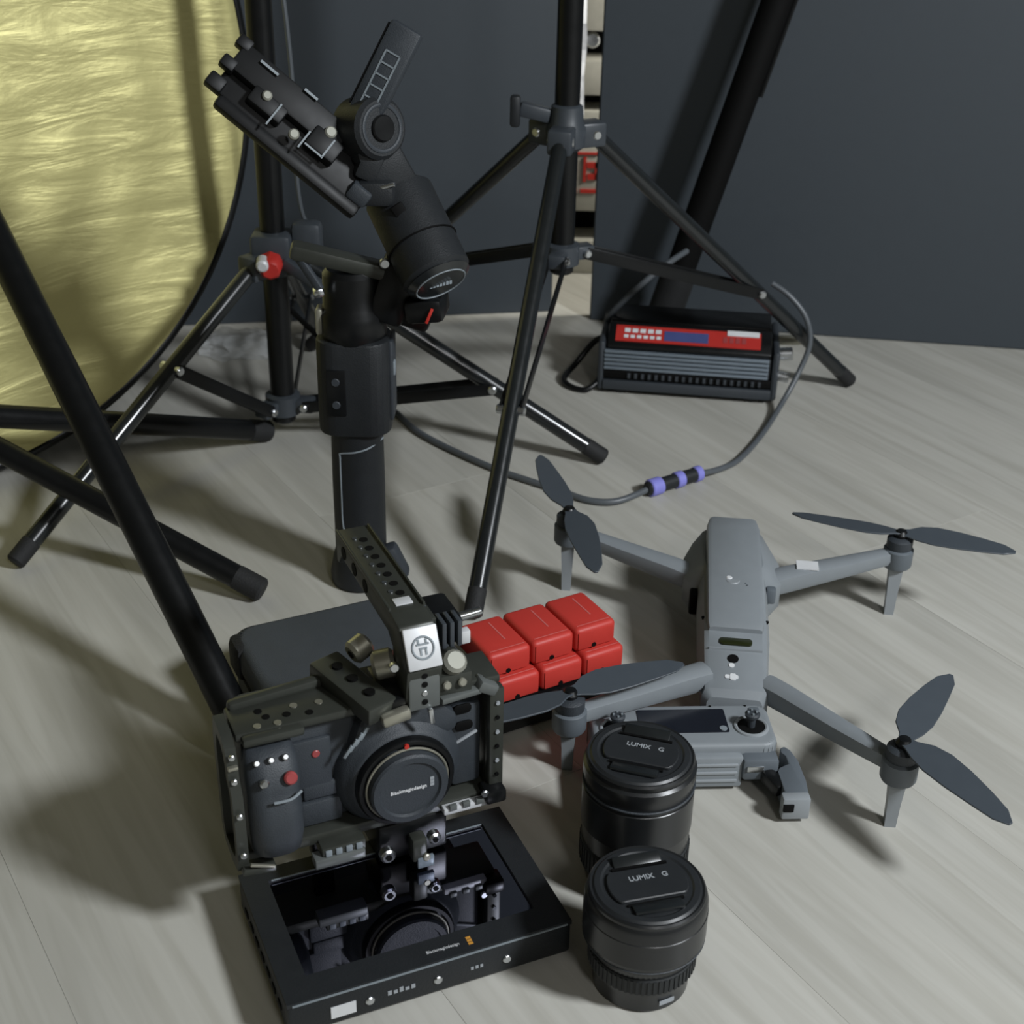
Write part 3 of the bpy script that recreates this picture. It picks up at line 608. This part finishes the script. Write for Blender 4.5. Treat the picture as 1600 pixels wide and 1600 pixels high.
# mounting bracket and knobs to the left of the handle
bk = MB().bar((-.036, .050, .1260), (-.016, -.006, .1215), .022, .012, .002).build('handle_bracket', 'cage', cm)
for t_ in (.25, .5, .78): MB().cyl((-.036+.020*t_, .050-.056*t_, .1322-.0045*t_), (-.036+.020*t_, .050-.056*t_, .1338-.0045*t_), .0034, seg=12).build('bracket_hole', 'dark', bk)
MB().bar((-.018, -.0075, .1165), (.000, -.0070, .1190), .007, .008, .002).build('bracket_lip', 'brass', bk)
MB().box((.000, .016, .122), (.026, .040, .010), None, .002).build('bracket_base', 'black', bk)
for p_, q_, r_ in (((-.022, .036, .138), (-.010, .040, .142), .0080), ((-.013, .022, .136), (.000, .018, .139), .0092)):
    kb = MB().cyl(p_, q_, r_, seg=12, bev=.0022).build('thumb_knob', 'brass', bk)
    MB().cyl(V(p_)-(V(q_)-V(p_)).normalized()*.0004, p_, r_*.35, seg=10).build('knob_socket', 'dark', kb)
MB().cyl((-.006, .004, .146), (-.0064, .000, .1465), .0030, seg=12, bev=.0006).build('bracket_screw', 'steel', bk)
# cold shoe stack to the right of the handle
cl = MB().box((.032, .018, .1230), (.024, .032, .016), None, .002).build('shoe_block', 'cage', cm)
MB().cyl((.033, .010, .1330), (.034, .004, .1400), .0076, seg=14, bev=.002).build('thumb_knob', 'nickel', cl)
for x_ in (.0265, .0365): MB().cyl((x_, .0020, .1250), (x_, -.0010, .1260), .0028, seg=12, bev=.0008).build('shoe_screw', 'brass', cl)
MB().bar((.022, .000, .1160), (.050, .004, .1150), .006, .004, .001).build('shoe_lip', 'cagelite', cl)
ar = MB().box((.030, .036, .1500), (.030, .034, .018), T(0, 0, 0), .003).build('accessory_arm', 'black', cm)
MB().box((.020, .030, .1600), (.014, .022, .006), None, .001).build('arm_plate', 'cage', ar)
for x_, y_ in ((.020, .024), (.023, .034)): MB().cyl((x_, y_, .163), (x_, y_, .1645), .0026, seg=12, bev=.0006).build('arm_screw', 'steel', ar)
for k in range(3): MB().box((.030+.005*k, .020, .1520), (.0030, .014, .018), None, .0008).build('arm_fin', 'slate', ar)
MB().cyl((.040, .030, .1520), (.060, .028, .1550), .0030, seg=12, bev=.0006).build('arm_rod', 'steel', ar)
MB().box((.044, .016, .1480), (.006, .006, .009), None, .001).build('arm_nut', 'plate', ar)

# ------------------------------------------------------------------ dark case behind the camera
ca = thing('storage_case', 'dark slate zippered storage case behind the caged camera', 'case', (-.122, .896, 0), 26)
MB().prism(rrect(.150, .112, .018, 6), .001, .029, None, .004).build('case_base', 'case', ca)
MB().prism(rrect(.152, .114, .018, 6), .032, .060, None, .009, 4).build('case_lid', 'case', ca)
MB().prism(rrect(.148, .110, .017, 6), .028, .033).build('zip', 'dark', ca)
MB().box((-.071, .036, .044), (.016, .028, .030), None, .006).build('corner_pad', 'rubber', ca)
MB().bar((.02, -.0575, .0305), (.036, -.0585, .0300), .003, .005, .001).build('zip_pull', 'steel', ca)

# ------------------------------------------------------------------ red batteries on a flat black box
by = 30
row = V((math.cos(R(by)), math.sin(R(by)), 0)); back = V((-row.y, row.x, 0))
px_ = V((.021, .925, 0))
sb = thing('flat_box', 'flat black box carrying the red batteries', 'box', px_-back*.004+row*.003, by)
MB().box((0, 0, .0100), (.117, .074, .019), None, .003).build('box_base', 'gloss', sb)
MB().box((0, 0, .0205), (.115, .072, .003), None, .001).build('box_lid', 'black', sb)
BH = .0205
def battery(label, loc, grp):
    t = thing('camera_battery', label, 'battery', loc, by, grp)
    bt_mesh = MB().box((0, 0, BH/2), (.0365, .050, BH), None, .0042, 4)
    bt_mesh.build('battery_body', 'red', t)
    MB().box((0, -.0248, BH*.48), (.032, .0010, BH*.72), None, .0004).build('end_cap', 'red', t)
    MB().cyl((-.002, -.0252, .0040), (-.002, -.0258, .0040), .0020, seg=12).build('contact_dot', 'dark', t)
    MB().box((0, -.0195, BH-.0001), (.0290, .0007, .0006)).build('seam', 'pink', t)
    MB().box((.004, .004, BH), (.0012, .026, .0004)).build('fine_print', 'pink', t)
    return t
zb = .0222
nm = ('left', 'middle', 'right')
lowl = ('lower red battery at the left end, nearest the camera cage', 'lower red battery in the middle of the row', 'lower red battery at the right end, nearest the drone')
upl = ('upper red battery at the left end, partly behind the camera cage', 'upper red battery in the middle of the row', 'upper red battery at the right end, highest in the photo')
for k in range(3):
    o = px_ + row*(.0378*(k-1)) + back*(-.002)
    battery(lowl[k], o+row*.0045-back*.006+V((0, 0, zb)), 'red batteries stacked in pairs')
for k in range(3):
    o = px_ + row*(.0378*(k-1)) + back*(-.002)
    battery(upl[k], o+back*.001+V((0, 0, zb+BH+.0002)), 'red batteries stacked in pairs')

# ------------------------------------------------------------------ drone
dr = thing('drone', 'grey folding quadcopter drone with arms spread on the floor', 'drone', (.178, .965, 0), -6)
def oct_sec(y, wb, wt, zb_, zt, ch=.25):
    h = zt-zb_
    return [(-wb*.8, y, zb_), (wb*.8, y, zb_), (wb, y, zb_+h*.25), (wb, y, zt-h*.35), (wt, y, zt-h*.06), (wt*.85, y, zt), (-wt*.85, y, zt), (-wt, y, zt-h*.06), (-wb, y, zt-h*.35), (-wb, y, zb_+h*.25)]
sh = MB().loft([oct_sec(-.104, .0205, .0185, .026, .040), oct_sec(-.100, .0245, .0225, .022, .0455), oct_sec(-.060, .0260, .0235, .018, .0560), oct_sec(-.035, .0275, .0240, .018, .0620), oct_sec(.034, .0280, .0240, .018, .0680),
     oct_sec(.040, .0340, .0260, .018, .0690), oct_sec(.048, .0400, .0280, .018, .0690), oct_sec(.080, .0400, .0270, .020, .0680), oct_sec(.104, .0330, .0250, .024, .0680), oct_sec(.114, .0230, .0210, .030, .0620)]).build('body_shell', 'drone', dr, 32)
bt = MB().loft([oct_sec(-.044, .0205, .0200, .050, .0635), oct_sec(-.038, .0218, .0210, .050, .0665), oct_sec(.030, .0225, .0215, .050, .0765), oct_sec(.090, .0225, .0215, .050, .0800), oct_sec(.112, .0215, .0195, .050, .0765), oct_sec(.1175, .018, .016, .050, .0680)]).build('battery', 'drone', dr, 32)
MB().cyl((-.002, .012, .0715), (-.002, .012, .0739), .0062, seg=24, bev=.0008).build('power_button', 'dronel', bt)
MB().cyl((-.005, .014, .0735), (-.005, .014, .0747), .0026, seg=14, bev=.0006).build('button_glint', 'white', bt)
for k in range(4): MB().cyl((.005+.0014*k, .013-.0025*k, .0722), (.005+.0014*k, .013-.0025*k, .0735), .0007, seg=8).build('status_light', 'droned', bt)
MB().prism(rrect(.0250, .0085, .003, 4, 0, -.054), .0565, .0585, T(0, 0, 0, 0), .0004).build('status_window', 'olive', sh)
sl = lambda y_: T(0, y_, .0455+(y_+.100)*.2625, 14.7)
MB().cyl((-.002, 0, -.002), (-.002, 0, .0006), .0042, seg=18).build('top_sensor_and_glint', 'dark', sh).data.transform(sl(-.071))
MB().cyl((-.003, 0, -.002), (-.003, 0, .0006), .0022, seg=14).build('top_sensor_and_glint', 'white', sh).data.transform(sl(-.0775))  # white disc paints the glint just below the dark sensor
lg_ = MB(); lg_.prism(rrect(.0100, .0036, .0012, 3, -.003, 0), -.001, .0006); lg_.prism(rrect(.0044, .0062, .0012, 3, -.002, -.0002), -.001, .0009)
lg_.build('logo', 'white', sh).data.transform(sl(-.0885))
MB().box((0, -.0625, .0560), (.040, .0012, .0016)).build('shell_seam', 'dronel', sh)
for sx in (-1, 1): MB().cyl((sx*.0245, -.030+.004, .0585), (sx*.0250, -.026, .0605), .0012, seg=8).build('shell_screw', 'dark', sh)
MB().box((-.0295, .030, .040), (.010, .012, .020), None, .002).build('arm_recess', 'dark', sh)
MB().box((.031, .032, .050), (.008, .008, .014), None, .002).build('hinge_cap', 'droned', sh)
def blade(name, parent, c, az, ln, z, tilt=8):
    ts = [0, .06, .16, .30, .5, .72, .90, 1.0]; wl = [.0045, .006, .0125, .0155, .0145, .0115, .0080, .0020]; wr = [.0045, .005, .008, .0100, .0095, .0075, .0055, .001]
    poly = [(t*ln, -b_) for t, b_ in zip(ts, wr)] + [(t*ln, a_) for t, a_ in reversed(list(zip(ts, wl)))]
    m = Mx.Translation((c[0], c[1], z)) @ Mx.Rotation(R(az), 4, 'Z') @ Mx.Rotation(R(tilt), 4, 'X')
    return MB().prism(poly, -.0007, .0007, m, .0003, 1).build(name, 'blade', parent)
def arm(root, mot, zr, zm, azs, ln, mtx=None, wd=(.022, .013), lab=None):
    r_ = V((root[0], root[1], zr)); m_ = V((mot[0], mot[1], zm)); x = (m_-r_).normalized(); y = V((0, 0, 1)).cross(x).normalized()
    secs = []
    for t, w_, h0, h1 in ((0, wd[0]/2, -.009, .008), (.15, wd[0]/2*.95, -.009, .0085), (.6, (wd[0]+wd[1])/4, -.008, .006), (.97, wd[1]/2, -.007, .005)):
        p = r_+(m_-r_)*t
        secs.append([p+y*w_*.75+V((0, 0, h0)), p+y*w_+V((0, 0, h0*.4)), p+y*w_*.9+V((0, 0, h1*.7)), p+y*w_*.45+V((0, 0, h1)), p-y*w_*.45+V((0, 0, h1)), p-y*w_*.9+V((0, 0, h1*.7)), p-y*w_+V((0, 0, h0*.4)), p-y*w_*.75+V((0, 0, h0))])
    a = MB().loft(secs).build('arm', 'drone', dr, 40)
    MB().lathe([(.0115, -.012), (.0125, -.010), (.0125, .004), (.0105, .0055)], T(mot[0], mot[1], zm), 24).build('motor_mount', 'droned', a)
    MB().lathe([(.0105, .0055), (.0108, .007), (.0108, .0135), (.008, .0155), (.003, .0160)], T(mot[0], mot[1], zm), 24).build('motor', 'body', a)
    MB().lathe([(.0055, .016), (.0060, .0185), (.004, .0215), (.001, .0220)], T(mot[0], mot[1], zm), 18).build('propeller_hub', 'black', a)
    MB().loft([[(mot[0]+sx*.0052*k, mot[1]+sy*.0045*k, z_) for sx, sy in ((-1, -1), (1, -1), (1, 1), (-1, 1))] for k, z_ in ((.75, .0), (.85, .02), (1.15, zm-.008))]).build('landing_leg', 'dronel', a)
    for az in azs: blade('propeller_blade', a, mot, az, ln, zm+.0195)
    return a
rot6 = lambda az: az+6
azd = lambda x, y: math.degrees(math.atan2(y, x))+6
arm((-.034, .058), (-.140, .101), .048, .060, (azd(-.022, .098), azd(.020, -.119)), .108)
a = arm((.034, .058), (.140, .101), .048, .060, (azd(-.084, .030), azd(.084, -.030)), .092)
MB().box((.062, .0692, .0592), (.018, .013, .0014), T(0, 0, 0)).build('sticker', 'white', a)
arm((-.022, -.084), (-.119, -.150), .0465, .047, (azd(.080, .036), azd(-.055, -.030)), .092, wd=(.020, .012))
arm((.022, -.084), (.108, -.182), .040, .052, (azd(.09, -.05), azd(-.09, .05)) if False else (azd(.05, -.09), azd(.06, .09)), .095, wd=(.020, .012))

# ------------------------------------------------------------------ remote controller
rc = thing('remote_controller', 'grey remote controller with dark display and two sticks before the drone', 'remote control', (.1255, .8335, 0), 3.5)
MB().prism(rrect(.132, .050, .010, 5), .006, .0365, None, .004, 3).build('body', 'drone', rc)
MB().prism([(-.040, .0), (.032, .0), (.040, -.006), (.040, -.012), (-.048, -.012), (-.048, -.006)], .004, .030, T(0, -.0195, 0), .002).build('lower_shell', 'drone', rc)
for k in range(3): MB().box((-.004, -.0318, .0105+.0068*k), (.080, .0018, .0022), None, .0005).build('shell_ridge', 'dronel', rc)
MB().box((0, .0195, .029), (.118, .008, .010), None, .003).build('antenna', 'dronel', rc)
ds = MB().prism(rrect(.0640, .0275, .0015, 3, .0010, .0035), .0360, .0372).build('display', 'lcd', rc, label='dark blank display')
MB().cyl((.0290, -.0065, .0372), (.0290, -.0065, .0378), .0028, seg=16).build('display_mark', 'trim', ds)
for sx, x_ in ((-1, -.0475), (1, .0495)):
    MB().torus(.0112, .0016, T(x_, -.004, .0366), 32, 8).build('stick_ring', 'dronel', rc)
    MB().lathe([(.0108, .0002), (.0100, .0006), (.0001, .0006)], T(x_, -.004, .0365), 28).build('stick_well', 'dark', rc)
    st = MB().lathe([(.0028, .0005), (.0028, .0085), (.0052, .0095), (.0055, .0115), (.0040, .0125), (.0001, .0118)], T(x_, -.004, .0365), 20).build('stick', 'body', rc)
    for k in range(4): MB().box((.0030*math.cos(k*1.57), .0030*math.sin(k*1.57), .0495), (.0014, .0014, .0010), T(x_, -.004, 0)).build('stick_tooth', 'trim', st)
    MB().prism(rrect(.0078, .0044, .0018, 4, x_+sx*.006, .0165), .0362, .0374, None, .0004).build('button', 'droned', rc)
for x_ in (-.030, .050, .024): MB().cyl((x_, .0215, .0355), (x_, .0215, .0368), .0010, seg=8).build('screw', 'dark', rc)
for sx in (1, -1):
    cx_o = 0 if sx > 0 else .0095
    MB().box((sx*.052, -.0275, .0205), (.026, .014, .018), None, .003).build('clamp_hinge', 'droned', rc)
    MB().box((sx*.048, -.0345, .0225), (.012, .002, .0045), None, .0005).build('hinge_plate', 'steel', rc)
    MB().bar((sx*.056, -.033, .017), (sx*.0645+cx_o, -.050, .015), .010, .010, .002).build('clamp_link', 'black', rc)
    poly = [(.0700, -.0605), (.0880, -.0605), (.0900, -.040), (.0895, -.018), (.0865, -.006), (.0830, -.0015), (.0795, -.0035), (.0790, -.0085), (.0815, -.0125), (.0815, -.0215), (.0740, -.0260), (.0720, -.030), (.0720, -.0520), (.0700, -.0520)]
    poly = [(x_-(.0085 if sx > 0 else .018), y_-.006) for x_, y_ in poly]
    if sx < 0: poly = [(-x_, y_) for x_, y_ in reversed(poly)]
    cp_ = MB().prism(poly, .004, .0215, None, .0012).build('phone_clamp', 'droned', rc)
    MB().box((sx*.0705+cx_o, -.0635, .0130), (.0195, .0085, .0178), None, .0015).build('clamp_tip', 'dronel', cp_)
    MB().box((sx*.0650+cx_o, -.0672, .0145), (.0075, .0030, .0065), None, .0006).build('clamp_slot', 'dark', cp_)

# ------------------------------------------------------------------ two lenses standing on their mounts
def lens(label, loc, H, prof, bands, rz):
    t = thing('camera_lens', label, 'lens', loc, rz, 'capped camera lenses')
    MB().lathe(prof, None, 64).build('barrel', 'lens', t, 30)
    for z0, z1, r_, mt in bands:
        if mt == 'grip':
            g_ = MB(); n_ = 60; g_.lathe([(r_-.0006, z0), (r_, z0+.001), (r_, z1-.001), (r_-.0006, z1)], None, 64); gr = g_.build('focus_ring', 'grip', t, 30)
            rb = MB()
            for k in range(n_):
                a_ = 2*math.pi*k/n_; rb.box((r_*math.cos(a_), r_*math.sin(a_), (z0+z1)/2), (.0010, .0016, (z1-z0)*.86), None)
                rb.bm.verts.ensure_lookup_table()
                for v in rb.bm.verts[-8:]:
                    dx, dy = v.co.x-r_*math.cos(a_), v.co.y-r_*math.sin(a_)
                    v.co.x = r_*math.cos(a_)+dx*math.cos(a_)-dy*math.sin(a_); v.co.y = r_*math.sin(a_)+dx*math.sin(a_)+dy*math.cos(a_)
            rb_o = rb.build('ring_ribs', 'grip', gr); rb_o['kind'] = 'stuff'
        else: MB().lathe([(r_-.0004, z0), (r_, z0+.0004), (r_, z1-.0004), (r_-.0004, z1)], None, 64).build('ring_line', mt, t, 30)
    cp = MB().lathe([(.0300, H-.0065), (.0322, H-.0055), (.0322, H-.0015), (.0308, H-.0002), (.0275, H), (.0262, H-.0008), (.0001, H-.0008)], None, 64).build('lens_cap', 'lenscap', t, 30)
    # raised centre field with two pinch grips cut across
    half = []
    for k in range(33):
        a_ = 2*math.pi*k/32; half.append((.0240*math.cos(a_), .0240*math.sin(a_)))
    fld = [(x_, max(min(y_, .0125), -.0125)) for x_, y_ in half[:-1]]
    MB().prism(fld, H-.0012, H+.0012, None, .0006, 1).build('cap_field', 'lenscap', cp)
    for sy in (-1, 1):
        MB().box((0, sy*.0195, H+.0002), (.030, .0085, .0026), None, .001, rot=(28 if sy > 0 else -10, 0, 0)).build('pinch_grip', 'gloss', cp)
        MB().box((0, sy*.0150, H-.0002), (.034, .0016, .0014)).build('pinch_slot', 'dark', cp)
    text('cap_print', 'LUMIX', .0052, 'pale', cp, T(-.0025, .0040, H+.0013), .0002, True)
    text('cap_print', 'G', .0052, 'pale', cp, T(.0120, .0040, H+.0013), .0002, True)
    return t
lens('tall black zoom lens with capped front, behind the shorter lens', (.084, .718, 0), .100,
     [(.0290, 0), (.0310, .002), (.0325, .010), (.0345, .014), (.0345, .040), (.0350, .042), (.0350, .084), (.0358, .086), (.0358, .0925), (.0340, .0940), (.0345, .0975), (.0335, .0990), (.0318, .0985), (.0315, .0930), (.001, .0930)],
     ((.048, .076, .0356, 'lens'), (.0785, .0800, .0360, 'body'), (.016, .034, .0352, 'grip')), -16)
lens('short black zoom lens with capped front at the bottom right', (.083, .628, 0), .074,
     [(.0275, 0), (.0288, .002), (.0292, .012), (.0305, .016), (.0312, .030), (.0340, .036), (.0362, .040), (.0362, .066), (.0355, .0685), (.0345, .0700), (.0345, .0718), (.0335, .0730), (.0318, .0725), (.0315, .067), (.001, .067)],
     ((.0175, .0290, .0320, 'grip'), (.0420, .0600, .0366, 'lens'), (.0385, .0395, .0364, 'body')), 15)
MB().box((0, -.0296, .008), (.010, .0006, .0030), T(0, 0, 0, 0, 0, 12)).build('serial_print', 'pale', bpy.data.objects['camera_lens.001'])
